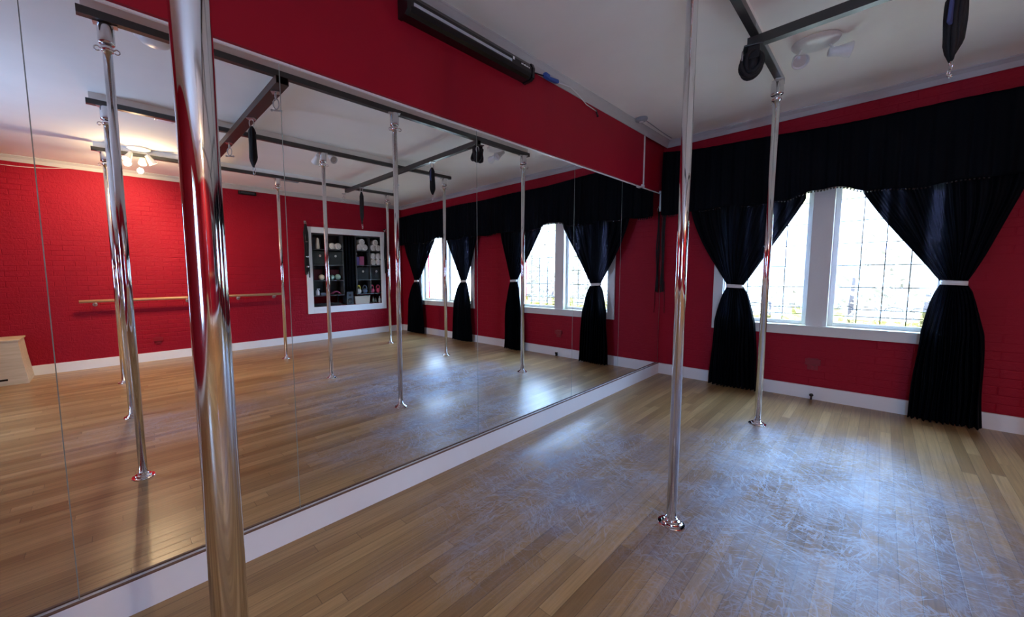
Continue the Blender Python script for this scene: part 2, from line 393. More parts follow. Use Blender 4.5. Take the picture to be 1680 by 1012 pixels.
# ------------------------------------------------------------------ room shell
W = -5.54; H = 2.80; BX = -7.0; CR = 2.725
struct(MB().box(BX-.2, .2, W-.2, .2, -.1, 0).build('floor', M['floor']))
struct(MB().box(BX-.2, .2, W-.9, .2, H, H+.1).build('ceiling', M['ceiling']))
def wall_holes(name, mat, axis, p0, p1, a0, a1, holes):
    """wall slab p0..p1 thick, a0..a1 long, 0..H high with rectangular openings (lo, hi, z0, z1)"""
    mb = MB()
    def bx(u0, u1, z0, z1):
        if u1-u0 < 1e-4 or z1-z0 < 1e-4: return
        if axis == 'x': mb.box(p0, p1, u0, u1, z0, z1)
        else: mb.box(u0, u1, p0, p1, z0, z1)
    cur = a0
    for lo, hi, z0, z1 in sorted(holes):
        bx(cur, lo, 0, H); bx(lo, hi, 0, z0); bx(lo, hi, z1, H); cur = hi
    bx(cur, a1, 0, H)
    return struct(mb.build(name, mat))
WZ0, WZ1 = .715, 2.06
W1 = (-2.185, -.655); W2 = (-4.80, -3.30); W3 = (-3.2, -2.5)
wall_holes('wall_front', M['red_x'], 'x', 0, .2, W-.2, .2, [W1 + (WZ0, WZ1), W2 + (WZ0, WZ1)])
wall_holes('wall_back', M['red_x'], 'x', BX-.2, BX, W-.2, .2, [W3 + (.6, 2.1)])
wall_holes('wall_right', M['red_y'], 'y', W-.2, W, BX, 0, [(-2.10, -.478, .655, 2.09)])
wl = MB().box(BX, 0, .012, .2, 0, H).build('wall_left', M['red_flat']); struct(wl)
# header over the mirror stands proud of the wall and stops short of the corner
struct(MB().box(BX, -.665, -.022, .012, 2.19, H-.001).build('trim_1', M['red_flat']), 'smooth red header above the mirror wall', 'wall header')
hs = MB().box(-.665, -.63, -.024, .012, 2.195, CR+.003); hs.box(-.70, -.63, -.03, .012, 2.182, 2.205)
struct(hs.build('trim_2', M['white']), 'narrow white bead on the end of the red header', 'trim')
struct(MB().box(-.10, -.075, -.006, .012, 1.98, 2.22).build('trim_3', M['white']), 'short white filler strip beside the mirror corner', 'trim')
# baseboards
BB = .128
bl = MB().box(BX, 0, -.022, .012, 0, BB)
struct(bl.build('baseboard_left', M['white']), 'tall white baseboard under the mirror wall', 'baseboard')
struct(MB().box(BX, -.02, -.0215, -.012, BB, BB+.006).build('trim_4', M['skirting_gap']), 'thin brown sealant bead along the mirror foot', 'trim')
struct(MB().box(-.02, 0, W, -.022, 0, BB).build('baseboard_front', M['white']), 'white baseboard under the windows', 'baseboard')
struct(MB().box(BX, -.02, W, W+.02, 0, BB).build('baseboard_right', M['white']), 'white baseboard along the brick wall with the barre', 'baseboard')
struct(MB().box(BX, BX+.02, W+.02, -.022, 0, BB).build('baseboard_back', M['white']))
# crown moulding
def crown(name, axis, side, p, a0, a1):
    pr = [(0,CR),(.006,CR),(.010,CR+.012),(.020,CR+.040),(.038,CR+.062),(.044,CR+.066),(.044,H),(0,H)]
    pr = [(p + side*u, z) for u, z in pr]
    if axis == 'x':   # runs along x, profile in y,z
        mb = MB().prism(pr, 'x', a0, a1)
    else:
        mb = MB().prism(pr, 'y', a0, a1)
    return struct(mb.build(name, M['crown']))
crown('trim_5', 'x', -1, -.022, BX, 0); crown('trim_6', 'x', 1, W, BX, 0); crown('trim_7', 'y', -1, 0, W, -.022); crown('trim_8', 'y', 1, BX, W, -.022)

# ------------------------------------------------------------------ windows
def make_window(name, y0, y1, z0, z1, label, x=0.0, s=1, mull=True):
    root = empty(name, (x, (y0+y1)/2, z0)); struct(root, label, 'window')
    oy = (y0+y1)/2
    def B(mb, xa, xb, ya, yb, za, zb, bev=0):
        xa, xb = sorted((s*xa, s*xb)); mb.box(xa, xb, ya-oy, yb-oy, za-z0, zb-z0, bev)
    cw = .09
    c = MB()
    B(c, -.022, 0, y0-cw, y0, z0-cw, z1+cw, .003); B(c, -.022, 0, y1, y1+cw, z0-cw, z1+cw, .003)
    B(c, -.022, 0, y0, y1, z1, z1+cw, .003)
    c.build('window_casing', M['frame_paint'], root)
    a = MB(); B(a, -.030, 0, y0, y1, z0-cw, z0-.012, .003); B(a, -.045, .12, y0, y1, z0-.012, z0+.006, .003)
    a.build('window_sill', M['frame_paint'], root)
    j = MB(); B(j, 0, .16, y0, y0+.012, z0, z1); B(j, 0, .16, y1-.012, y1, z0, z1); B(j, 0, .16, y0, y1, z1-.012, z1)
    j.build('window_jamb', M['white'], root)
    mid = (y0+y1)/2
    mw = .075
    if mull:
        m = MB(); B(m, -.015, .15, mid-mw, mid+mw, z0+.006, z1-.012, .003); m.build('mullion', M['frame_paint'], root)
        leaves = ((y0+.012, mid-mw), (mid+mw, y1-.012))
    else: leaves = ((y0+.012, mid), (mid, y1-.012))
    for k, (a0, a1) in enumerate(leaves):
        f = MB(); fw = .038
        B(f, .06, .10, a0, a0+fw, z0+.006, z1-.012, .003); B(f, .06, .10, a1-fw, a1, z0+.006, z1-.012, .003)
        B(f, .06, .10, a0+fw, a1-fw, z0+.006, z0+.006+fw, .003); B(f, .06, .10, a0+fw, a1-fw, z1-.012-fw, z1-.012, .003)
        sash = f.build('sash', M['white'], root)
        g0, g1, h0, h1 = a0+fw, a1-fw, z0+.006+fw, z1-.012-fw
        g = MB(); B(g, .0775, .0815, g0, g1, h0, h1); g.build('glass_pane', M['pane'], sash)
        if not mull: continue
        # leaded lights
        ld = MB(); w = .0032
        ny = 4; dy = (g1-g0)/ny; bot = .13; nz = 5; dz = (h1-h0-bot-.10)/nz
        for i in range(1, ny): B(ld, .0755, .0835, g0+i*dy-w, g0+i*dy+w, h0, h1)
        zs = [h0+bot/2, h0+bot] + [h0+bot+dz*q for q in range(1, nz+1)]
        for q in zs: B(ld, .0755, .0835, g0, g1, q-w, q+w)
        # rounded cames in the foot of every light
        for i in range(ny):
            cy, r = g0+(i+.5)*dy, dy*.36
            pts = [(s*.0795, cy-oy+r*math.cos(t), h0+bot-z0+.030*math.sin(t)) for t in [PI*u/10 for u in range(11)]]
            ld.tube(pts, .003, 6)
        ld.build('lead_lattice', M['lead'], sash)
        am = MB()
        inner = g0 if (a0 > mid) else g1
        for (ya, yb) in ((g0, g0+dy*.5), (g1-dy*.5, g1)):
            B(am, .0735, .0755, ya, yb, h0, h0+bot); B(am, .0735, .0755, ya, yb, h1-.10, h1)
        B(am, .0735, .0755, g0+dy*.5, g1-dy*.5, h0, h0+bot*.28)
        o = am.build('amber_glass', M['pane_amber'], sash); o['label'] = 'amber stained glass corners'
    return root
make_window('window_1', W1[0], W1[1], WZ0, WZ1, 'leaded double window with cream casing nearest the mirror wall')
make_window('window_2', W2[0], W2[1], WZ0, WZ1, 'leaded double window seen only in the mirror, beside the shelf opening')
make_window('fill_window', W3[0], W3[1], .6, 2.1, 'plain unseen double window added behind the camera for fill daylight', x=BX, s=-1, mull=False)  # out of view, added to let fill daylight into the room

# ------------------------------------------------------------------ mirror panels
seams = [-6.55, -5.225, -4.455, -3.222, -2.015, -1.105, -.012]
mlabels = ['mirror panel beyond the tall seam at the plywood box reflection', 'narrow mirror panel reflecting the near chrome pole',
           'wide mirror panel reflecting the barre end and white framed opening', 'mirror panel with the reflected far window and two poles',
           'mirror panel reflecting the window nearest it', 'end mirror panel meeting the window wall corner']
for i, (a, b_) in enumerate(zip(seams, seams[1:])):
    root = empty('mirror_panel', ((a+b_)/2, 0, BB)); hw = (b_-a)/2 - .0015; hz = 2.182-BB
    tag(root, mlabels[i], 'mirror', 'mirror panels of the mirror wall')
    MB().box(-hw, hw, 0, .006, 0.001, hz).build('mirror_glass', M['mirror'], root)
    MB().box(-hw-.0012, -hw, -.0004, .006, 0.001, hz).build('mirror_edge', M['mirror_edge'], root)
    MB().box(hw, hw+.0012, -.0004, .006, 0.001, hz).build('mirror_edge', M['mirror_edge'], root)
# J-channel on top of the mirrors
struct(MB().box(-6.55, -.012, -.006, .012, 2.182, 2.1895).build('trim_9', M['white']), 'thin white channel along the mirror top', 'trim')

# ------------------------------------------------------------------ ceiling rails
ZB = 2.70
PXs = (-4.985, -3.078, -1.182); PYs = (-1.21, -2.67, -4.235)
rail_labels = ['long black ceiling rail closest to the mirror wall', 'long black ceiling rail running down the middle of the room', 'long black ceiling rail closest to the barre wall']
for y, lab in zip(PYs, rail_labels):
    r = empty('ceiling_rail', ((PXs[0]+PXs[2])/2, y, ZB)); tag(r, lab, 'ceiling rail', 'black rails running along the mirror wall')
    L_ = (PXs[2]-PXs[0])/2 + .12
    c = MB(); c.box(-L_, L_, -.0205, .0205, .0, .004); c.box(-L_, L_, -.0205, -.0165, .004, .038); c.box(-L_, L_, .0165, .0205, .004, .038); c.box(-L_, L_, -.0205, .0205, .038, .042)
    c.build('channel', M['black_steel'], r)
    e = MB()
    e.box(.98, L_-.01, -.022, -.0205, .004, .036)  # window glint on the dark rail, painted as a paler side
    q = e.build('channel_glint', M['rail_edge'], r); q['label'] = 'pale painted window glint on the channel side'
    b_ = MB()
    b_.box(-L_+.02, L_-.02, -.008, .008, .042, H-ZB)
    b_.build('mounting_batten', M['ceiling'], r)['label'] = 'batten painted like the ceiling'
cross = ((-4.03, 'wide brown cross rail on the ceiling, the cross rail farthest from the windows'), (-1.98, 'black cross rail on the ceiling nearest the windows'))
for x, lab in cross:
    r = empty('cross_rail', (x, (PYs[0]+PYs[2])/2, ZB-.056)); tag(r, lab, 'ceiling rail', 'black cross rails bolted under the long rails')
    L_ = (PYs[0]-PYs[2])/2 + .035; wd = .045 if x < -3 else .026; mt_ = M['brown_rail'] if x < -3 else M['black_steel']
    c = MB(); c.box(-wd, wd, -L_, L_, 0, .004); c.box(-wd, -wd+.004, -L_, L_, .004, .052); c.box(wd-.004, wd, -L_, L_, .004, .052); c.box(-wd, wd, -L_, L_, .052, .0555)
    c.build('channel', mt_, r)
    if x < -3: continue
    e = MB(); e.box(.026, .0275, -L_+.01, L_-.1, .004, .050)  # same glint painted on the side facing the windows
    q = e.build('channel_glint', M['rail_edge'], r); q['label'] = 'pale painted window glint on the channel side'

# ------------------------------------------------------------------ chrome poles
def crisp(o, ang=.6):
    m = o.modifiers.new('edges', 'EDGE_SPLIT'); m.split_angle = ang
    return o
def make_pole():
    r = empty('dance_pole')
    R = .0225
    MB().lathe([(R,.016),(R,ZB-.10)], seg=48).build('pole_tube', M['chrome'], r)
    crisp(MB().lathe([(.060,0),(.061,.003),(.059,.006),(.046,.0075),(.043,.0085),(.043,.0155),(.041,.018),(.032,.019),(.0295,.0205),(.0295,.026),(.0275,.029),(.0235,.030),(.0232,.034),(.0227,.034)], seg=48).build('floor_flange', M['chrome'], r), .5)
    MB().lathe([(.030,ZB-.112),(.037,ZB-.108),(.039,ZB-.10),(.039,ZB-.02),(.036,ZB-.012),(.036,ZB-.004)], seg=36).build('top_sleeve', M['chrome_dull'], r)
    MB().box(-.055, .055, -.024, .024, ZB-.006, ZB-.0005, .002).build('ceiling_plate', M['galv'], r)
    k = MB().lathe([(.025,ZB-.150),(.029,ZB-.148),(.029,ZB-.122),(.025,ZB-.120)], seg=36).build('clamp_ring', M['chrome'], r)
    for sgn in (1, -1):
        t = MB()
        pts = [(sgn*(.031+.004*q), .02*math.sin(q*.5), ZB-.135) for q in range(4)]
        hk = [(sgn*(.043+.013*math.sin(a)), .02, ZB-.135 - .013*(1-math.cos(a))) for a in [u*.5 for u in range(9)]]
        t.tube(pts + hk, .0035, 8)
        t.build('thumb_hook', M['chrome_dull'], k)
    return r
plab = {(0,0): 'chrome dance pole closest to the camera, cut off at the floor', (1,0): 'chrome dance pole standing alone on the scuffed floor near the mirror',
        (2,0): 'chrome dance pole beside the window curtain, under the white spotlight', (0,1): 'chrome pole at the camera end of the middle ceiling rail',
        (1,1): 'chrome pole midway along the middle ceiling rail, reflected over the shelf opening', (2,1): 'chrome pole at the window end of the middle ceiling rail',
        (0,2): 'chrome pole at the camera end of the barre side rail', (1,2): 'chrome pole reflected at the end of the wooden barre', (2,2): 'chrome pole reflected beside the corner of shelf opening and far window'}
off = {(0,0):(.0,-.028),(0,1):(0,.015),(0,2):(-.01,.015),(1,0):(.018,.024),(1,1):(0,0),(1,2):(-.016,0),(2,0):(.01,.005),(2,1):(0,-.012),(2,2):(-.012,-.015)}
proto = None
for i in range(3):
    for j in range(3):
        o = make_pole() if proto is None else copy_tree(proto)
        proto = proto or o
        o.location = (PXs[i]+off[i,j][0], PYs[j]+off[i,j][1], 0); o.rotation_euler = (0,0,.35 if (i,j) != (0,0) else .1)
        tag(o, plab[i,j], 'dance pole', 'chrome dance poles')

# ------------------------------------------------------------------ straps and hooks under the cross rails
def rail_bracket(r, z=0):
    MB().box(-.034, .034, -.03, .03, -.006, .0, .001).build('bracket', M['galv'], r)
def make_eye():
    r = empty('ceiling_hook')
    MB().box(-.030, .030, -.028, .028, -.007, .0, .001).build('bracket', M['galv'], r)
    t = MB(); t.tube([(0, .022*math.sin(a), -.030-.024*math.cos(a)) for a in [u*PI/8 for u in range(16)]], .0042, 8, True); t.build('eye', M['galv'], r)
    c = MB(); c.tube([(.020*math.sin(a), .004*math.cos(a), -.088-.040*math.cos(a)) for a in [u*PI/9 for u in range(18)]], .0046, 8, True)
    c.box(-.024,-.016,-.006,.006,-.10,-.07); c.build('carabiner', M['galv'], r)
    b = MB(); b.tube([(-.03,0,-.135),(.03,0,-.135)], .0065, 8); b.sphere((-.034,0,-.135), .010, sub=2); b.sphere((.034,0,-.135), .010, sub=2); b.build('swivel_pin', M['galv'], r)
    return r
HZ = ZB-.056
eye = None
for x, y, lab in ((-4.03,-1.33,'metal hook under the brown cross rail end by the mirror'), (-4.03,-2.80,'metal hook where the cross rail nearest camera meets the middle rail'),
                  (-1.98,-2.78,'metal hook where the window side cross rail meets the middle rail'), (-1.98,-4.36,'metal hook where the window side cross rail meets the barre side rail')):
    o = make_eye() if eye is None else copy_tree(eye); eye = eye or o
    o.location = (x, y, HZ); o.rotation_euler = (0,0,.5)
    tag(o, lab, 'ceiling hook', 'metal hooks under the cross rails')
def make_strap(length, wd, label, loc, rz=0, blue=False, seed=1):
    r = empty('strap_bundle', loc, rz); tag(r, label, 'aerial strap', 'black strap bundles hanging from the cross rails')
    rnd = random.Random(seed)
    MB().box(-.034, .034, -.03, .03, -.007, .0, .001).build('bracket', M['galv'], r)
    t = MB(); t.tube([(.020*math.sin(a), 0, -.040-.036*math.cos(a)) for a in [u*PI/9 for u in range(18)]], .0045, 8, True); t.build('carabiner', M['galv'], r)
    w = MB()
    for k in range(13):
        ph = rnd.random()*6; rk = wd*.40*(.25 if k < 4 else 1); px = rk*math.cos(k*2.4); py = rk*math.sin(k*2.4); l = length*(.90+.10*rnd.random())
        pts = []; rad = []
        for q in range(15):
            t_ = q/14; env = min(1, (t_*6+.25))*min(1, ((1-t_)*4.5+.18))
            pts.append((px*env*(1+.15*math.sin(ph+5*t_)), py*env*(1+.15*math.cos(ph+6*t_)), -.07 - t_*(l-.07)))
            rad.append(wd*.17*(.55+.45*env))
        w.tube(pts, rad, 8)
    w.build('webbing', M['black_web'], r)
    if blue:
        b = MB(); b.obox((-wd*.35, wd*.42, -.16), wd*.55, .012, .14, Matrix.Rotation(-.7, 3, 'Z') @ Matrix.Rotation(.15, 3, 'Y'), .003); b.build('blue_label', M['blue_web'], r)
    e = MB(); e.tube([(.010*math.sin(a), 0, -length-.012-.020*math.cos(a)) for a in [u*PI/8 for u in range(16)]], .0032, 8, True)
    e.tube([(.010*math.cos(a)+.004, .004, -length-.045-.012*math.sin(a)) for a in [u*PI/8 for u in range(16)]], .003, 8, True)
    e.sphere((.0,0,-length-.062), .009, sub=2); e.build('end_ring', M['chrome_dull'], r)
    return r
make_strap(.40, .062, 'black strap bundle with chrome end ring and blue patch hanging in front of the valance', (-1.98,-1.985,HZ), .4, True, 3)
make_strap(.58, .055, 'long black strap bundle reflected in front of the shelf opening', (-1.98,-3.76,HZ), .2, False, 5)
make_strap(.42, .060, 'black strap bundle reflected beneath the cross rail nearest the camera', (-4.03,-1.98,HZ), .7, False, 8)
# bulky coiled strap at the crossing over the second pole
r = empty('strap_coil', (-1.98,-1.20,HZ), .3); tag(r, 'bulky black coiled strap tied at the rail crossing beside the white spotlight', 'aerial strap', 'black strap bundles hanging from the cross rails')
MB().box(-.055, .055, -.05, .05, -.008, .0, .001).build('bracket', M['black_steel'], r)
w = MB(); rnd = random.Random(4)
for k in range(9):
    a0 = rnd.random()*.6-.3; ry = .036+.020*rnd.random(); rz_ = .062+.022*rnd.random(); cx = (k-4)*.011
    w.tube([(cx+.012*math.sin(2*a+k), ry*math.sin(a)+a0*.02, -.072-rz_*.35-rz_*math.cos(a)*.85) for a in [u*PI/12 for u in range(24)]], .0115, 8, True)
w.box(-.05, .05, -.03, .03, -.085, -.008, .008); w.sphere((0,0,-.105), .052, 1.0, .75, 1.05)
w.build('webbing', M['black_web'], r)
c = MB(); c.tube([(-.03+.016*math.sin(a), .055, -.055-.03*math.cos(a)) for a in [u*PI/9 for u in range(18)]], .0045, 8, True); c.build('carabiner', M['galv'], r)

# ------------------------------------------------------------------ spotlights on the ceiling
def make_spot(loc, rz, lit, label, dirs):
    r = empty('spotlight_fixture', loc, rz); tag(r, label, 'ceiling light', 'round ceiling spotlight fixtures')
    MB().lathe([(.125,-.0005),(.125,-.010),(.118,-.022),(.09,-.030),(.05,-.036),(.0,-.036)], seg=40).build('base_plate', M['white_plastic'], r)
    for (ax, ay, d) in dirs:
        d = Vector(d).normalized()
        j = Vector((ax, ay, -.085))
        h = MB(); h.tube([(ax*.8, ay*.8, -.03), (ax*.95, ay*.95, -.055), j], .007, 8); arm = h.build('swivel_arm', M['white_plastic'], r)
        b = MB(); b.lathe([(.020,-.045),(.026,-.043),(.028,-.02),(.030,0),(.036,.03),(.046,.062),(.048,.070),(.044,.071),(.043,.062),(.032,.045)], j + d*.02, d, 28, False)
        b.lathe([(.0,-.0455),(.020,-.045)], j + d*.02, d, 28, False)
        sh = b.build('lamp_shade', M['white_plastic'], arm)
        g = MB(); g.lathe([(.0,.058),(.014,.060),(.024,.056),(.034,.052),(.040,.050),(.040,.044)], j + d*.02, d, 24, False)
        g.build('bulb', M['bulb_lit'] if lit else M['bulb_off'], arm)
    return r
make_spot((-1.40,-1.43,H), 0, False, 'white two head spotlight fixture beside the coiled strap, unlit',
          [(-.01, .085, (-.75,-.25,-.55)), (.05, -.085, (.30,-.9,-.10))])
make_spot((-4.68,-4.22,H), .4, True, 'lit warm spotlight fixture reflected between the far rail and barre wall',
          [(-.08, .03, (-.2,.5,-.75)), (.08, -.03, (.5,-.3,-.9)), (.0, -.09, (-.3,-.8,-.5))])
rl = empty('round_ceiling_light', (-4.74,-1.40,H)); tag(rl, 'flat unlit round white ceiling fixture reflected beside the near rail', 'ceiling light')
MB().lathe([(.11,-.0),(.11,-.012),(.10,-.022),(.085,-.026)], seg=40, cap=False).build('rim', M['white_plastic'], rl)
MB().lathe([(.095,-.020),(.08,-.040),(.045,-.054),(.0,-.058)], seg=40, cap=False).build('diffuser', M['white_plastic'], rl)
make_spot((-2.98,-2.86,H), .9, False, 'unlit white fixture reflected above the middle rail', [(-.08,.02,(-.6,-.5,-.5)), (.08,-.02,(.6,.4,-.5))])
# vent, small boxes
v = MB(); v.box(-.15,.15,-.08,.08,-.008,-.0005,.002)
vr = v.build('ceiling_vent', M['white_plastic'], None, (-2.76,-4.62,H)); tag(vr, 'small white ceiling vent reflected past the middle rail', 'vent')
sl = MB()
for k in range(6): sl.obox((0, -.06+k*.024, -.014), .27, .016, .002, Matrix.Rotation(.6, 3, 'X'))
sl.build('louver_grille', M['grey_plastic'], vr)
jb = MB().box(-.075,.075,-.045,.045,-.05,.0,.004).build('junction_box', M['white_plastic'], None, (-4.56,-2.86,H)); tag(jb, 'white junction box on the ceiling by the middle rail', 'junction box')
MB().box(-.055,.055,-.03,.03,-.053,-.05,.001).build('cover_plate', M['white'], jb)
sd = MB().lathe([(.055,-.0005),(.058,-.014),(.052,-.030),(.036,-.036),(.0,-.037)], seg=32).build('smoke_detector', M['grey_plastic'], None, (-.97,-.115,H-.0))
tag(sd, 'small grey round detector on the ceiling above the red header', 'smoke detector')
MB().lathe([(.02,-.0365),(.02,-.041),(.0,-.042)], seg=20).build('sensor_cap', M['white_plastic'], sd)
cb = MB(); cb.tube([(-.92,-.13,H-.012),(-.75,-.12,H-.006),(-.5,-.11,H-.006),(-.25,-.105,H-.006),(-.12,-.11,H-.008)], .0035, 6)
tag(cb.build('detector_cable', M['grey_plastic']), 'thin grey cable running from the detector to the window corner', 'cable')

# ------------------------------------------------------------------ black bar fixture on the header
bar = empty('bar_fixture', (-3.29, -.022, 2.665)); tag(bar, 'long glossy black bar fixture mounted high on the red header', 'bar fixture')
pr = [(-.0,-.055),(-.055,-.055),(-.075,-.045),(-.082,-.02),(-.082,.02),(-.07,.045),(-.05,.053),(0,.053)]
MB().prism(pr, 'x', -.52, .52).build('housing', M['black_gloss'], bar)
e = MB(); pe = [(-.0,-.060),(-.060,-.060),(-.085,-.045),(-.088,.02),(-.075,.050),(-.05,.057),(0,.057)]
e.prism(pe, 'x', -.545, -.52); e.build('end_cap', M['black_plastic'], bar)
MB().prism(pe, 'x', .52, .545).build('end_cap', M['black_plastic'], bar)
MB().box(-.50, .30, -.0845, -.0822, -.014, .002).build('highlight_strip', M['strip_grey'], bar)  # pale strip painted as the windows' highlight on the gloss housing
t = MB()
for k, w_ in enumerate((.010,.006,.010,.007,.009,.006,.010)): t.box(.40+k*.0135, .40+k*.0135+w_, -.0835, -.0822, .004, .004+.008+.003*(k % 2))
t.build('lettering', M['white_plastic'], bar)['label'] = 'small white marks at the end of the bar'
MB().box(.31, .328, -.0835, -.0822, .006, .024).build('emblem', M['white_plastic'], bar)
cb = MB(); cb.tube([(-2.745,-.05,2.672),(-2.70,-.05,2.70),(-2.565,-.055,2.715)], .005, 8)
bt = cb.build('power_cable', M['black_plastic']); tag(bt, 'black cable from the bar fixture along the crown moulding', 'cable')
cc = MB(); cc.tube([(-2.40,-.052,2.725),(-2.2,-.06,2.742),(-2.05,-.05,2.722),(-1.9,-.034,2.700),(-1.72,-.030,2.692)], .004, 6); cc.build('cable_run', M['white_plastic'], bt)
ck = MB(); ck.tube([(-1.72,-.028,2.705),(-1.72,-.034,2.675),(-1.715,-.04,2.655)], .006, 6); ck.sphere((-1.715,-.04,2.65), .009, sub=2)
tag(ck.build('cable_clip', M['black_plastic']), 'tiny black clip on the red header below the crown', 'clip')
tp = MB(); tp.obox((-2.53,-.058,2.722), .06, .03, .036, Matrix.Rotation(.1,3,'Y'), .010); tp.obox((-2.44,-.056,2.722), .13, .026, .026, Matrix.Rotation(-.12,3,'Y'), .009)
tag(tp.build('cable_wrap', M['blue_tape']), 'blue tape wrapped round the cable beside the black bar fixture', 'tape')

# ------------------------------------------------------------------ curtains, rod and valance
def lerp(tab, z):
    """tab sorted by descending z: (z, lo, hi)"""
    if z >= tab[0][0]: return tab[0][1:]
    for a, b in zip(tab, tab[1:]):
        if b[0] <= z <= a[0]:
            t = (a[0]-z)/(a[0]-b[0]); t_ = t
            return tuple(a[k]+(b[k]-a[k])*t_ for k in range(1, len(a)))
    return tab[-1][1:]
XC = -.115
def make_curtain(tab, tie, label, group, seed, npl=13):
    """tab: rows z -> (y low, y high, depth amplitude)"""
    y_mid = (tie[1]+tie[2])/2
    root = empty('curtain', (XC, y_mid, 0)); tag(root, label, 'curtain', group)
    rnd = random.Random(seed); ph = rnd.random()*6; sk = rnd.random()
    top = tab[0][0]; botz = tab[-1][0]
    nz = 110; nu = 260
    def fn(u, v):
        z = top + (botz-top)*v
        lo, hi, am = lerp(tab, z)
        # pleats
        uu = u + .02*math.sin(3.1*u*PI+seed)
        w = math.sin(2*PI*npl*uu+ph) + .45*math.sin(2*PI*npl*1.9*uu+ph*2+sk) + .3*math.sin(2*PI*npl*.37*uu+2*ph+v*2.5)
        y = lo + (hi-lo)*u + .004*math.sin(9*z+12*u+ph)
        bow = -.018*math.sin(PI*u)*(1 if am < .02 else .3)
        x = am*w*.62 + bow + .006*math.sin(6*z+7*u)
        if v > .995: z += .004*w
        return (min(x, .082), y - y_mid, z)
    o = MB().grid(fn, nu, nz).build('drape', M['curtain'], root)
    solidify(o, .0015)
    tz = tie[0]; ry = (tie[2]-tie[1])/2+.006
    b = MB()
    b.grid(lambda u, v: ((.033)*math.cos(2*PI*u), ry*math.sin(2*PI*u), tz+.018-.036*v+.004*math.sin(2*PI*u)), 40, 3, True, True)
    tb = b.build('tieback', M['white_plastic'], root); solidify(tb, .003, 1); tb['label'] = 'narrow white tieback'
    return root
def tab_for(top_lo, top_hi, tie_lo, tie_hi, bot_lo, bot_hi, tz=1.10, in_low=True):
    """curve the upper half towards the tie on the side that faces the glass"""
    rows = [(2.48, top_lo, top_hi, .020), (1.93, top_lo, top_hi, .020)]
    for t in [k/10 for k in range(1, 10)]:
        z = 1.93 + (tz-1.93)*t
        ein = t**1.0*.92 + .08*t*t; eout = t**1.25
        el, eh = (ein, eout) if in_low else (eout, ein)
        rows.append((z, top_lo+(tie_lo-top_lo)*el, top_hi+(tie_hi-top_hi)*eh, .020-.006*t))
    rows.append((tz, tie_lo, tie_hi, .011))
    for t in [.06,.13,.22,.35,.5,.7,.85,1.0]:
        z = tz + (.012-tz)*t
        s = min(1, (t/.35))**.6*.62 + .38*t
        rows.append((z, tie_lo+(bot_lo-tie_lo)*s, tie_hi+(bot_hi-tie_hi)*s, .011+.020*min(1, t*2)))
    return rows
g1 = 'black tied back curtains at the windows'
make_curtain(tab_for(-1.30,-.34,-.848,-.716,-1.02,-.585, 1.10, True), (1.10,-.848,-.716), 'black tied curtain beside the mirror corner, partly behind the far pole', g1, 1)
make_curtain(tab_for(-2.49,-1.665,-2.265,-2.145,-2.41,-2.03, 1.145, False), (1.145,-2.265,-2.145), 'black tied curtain on the far side of the bright window from the mirror', g1, 2)
make_curtain(tab_for(-3.86,-3.06,-3.46,-3.34,-3.74,-3.20, 1.13, True), (1.13,-3.46,-3.34), 'black tied curtain reflected beside the smaller looking window, next to bare red wall', g1, 3)
make_curtain(tab_for(-5.28,-4.24,-4.92,-4.80,-5.25,-4.64, 1.13, False), (1.13,-4.92,-4.80), 'black tied curtain reflected in the corner next to the shelf opening', g1, 4)

def rodz(y): return -.10 + .115*math.exp(y/.75)
rod = empty('curtain_rod', (-.115, W/2, 2.60)); tag(rod, 'black curtain rod with ball finial at the mirror corner', 'curtain rod')
MB().tube([(0, W/2+.09+(-W-.165)*q/30, rodz(W+.09+(-W-.165)*q/30)) for q in range(31)], .013, 14).build('rod', M['black_steel'], rod)
for sgn in (1, -1):
    f = MB(); fz = rodz(-.07 if sgn > 0 else W); f.sphere((0, sgn*(-W/2-.065), fz), .036, sub=3); f.lathe([(.013,-.02),(.022,-.01),(.022,0),(.016,.012)], (0, sgn*(-W/2-.12), fz), (0,1,0)); f.build('finial', M['black_plastic'], rod)
for yy in (-2.2, 0, 2.2):
    bz = rodz(W/2+yy); MB().box(-.008, .115, yy-.01, yy+.01, bz-.026, bz-.012).box(.105, .115, yy-.03, yy+.03, bz-.06, bz+.03).build('wall_bracket', M['black_steel'], rod)
VY0, VY1 = W+.05, -.045
def vtop(y): return 2.525 + .125*math.exp(y/.75) + .006*math.sin(y*5)
def val_bottom(y):
    b_ = 1.925 + .010*math.sin(y*7.3) + .007*math.sin(y*17+1)
    for c, wd, am in ((-1.42, .36, .058), (-4.03, .34, .05)):
        d = (y-c)/wd
        if abs(d) < 1: b_ += am*(math.cos(PI*d)*.5+.5)**.6 - .010*math.cos(d*9)
    return b_
val = empty('valance', (-.178, 0, 0)); tag(val, 'wide gathered black valance along the whole window wall', 'valance')
def vf(u, v):
    y = VY0+(VY1-VY0)*u
    zt = vtop(y) ; z = zt + (val_bottom(y)-zt)*v
    k = 2*PI*y/.115
    w = math.sin(k+.8*math.sin(y*2.3)) + .5*math.sin(2.3*k+1.3*v) + .35*math.sin(.31*k)
    return (-.007*w*(.5+.6*v) - .012*math.sin(PI*v), y, z)
vo = MB().grid(vf, 720, 26).build('gathered_cloth', M['valance'], val); solidify(vo, .003)
bd = MB()
yy = VY0+.01
while yy < VY1-.01:
    if abs(yy+1.42) < .62 or abs(yy+4.03) < .55 or int(yy*100) % 2 == 0:
        x_, _, z_ = vf((yy-VY0)/(VY1-VY0), 1); bd.sphere((x_, yy, z_-.009), .0088, sub=1)
    yy += .021
bo = bd.build('beaded_trim', M['black_gloss'], val); bo['kind'] = 'stuff'; bo['label'] = 'shiny black bead trim'

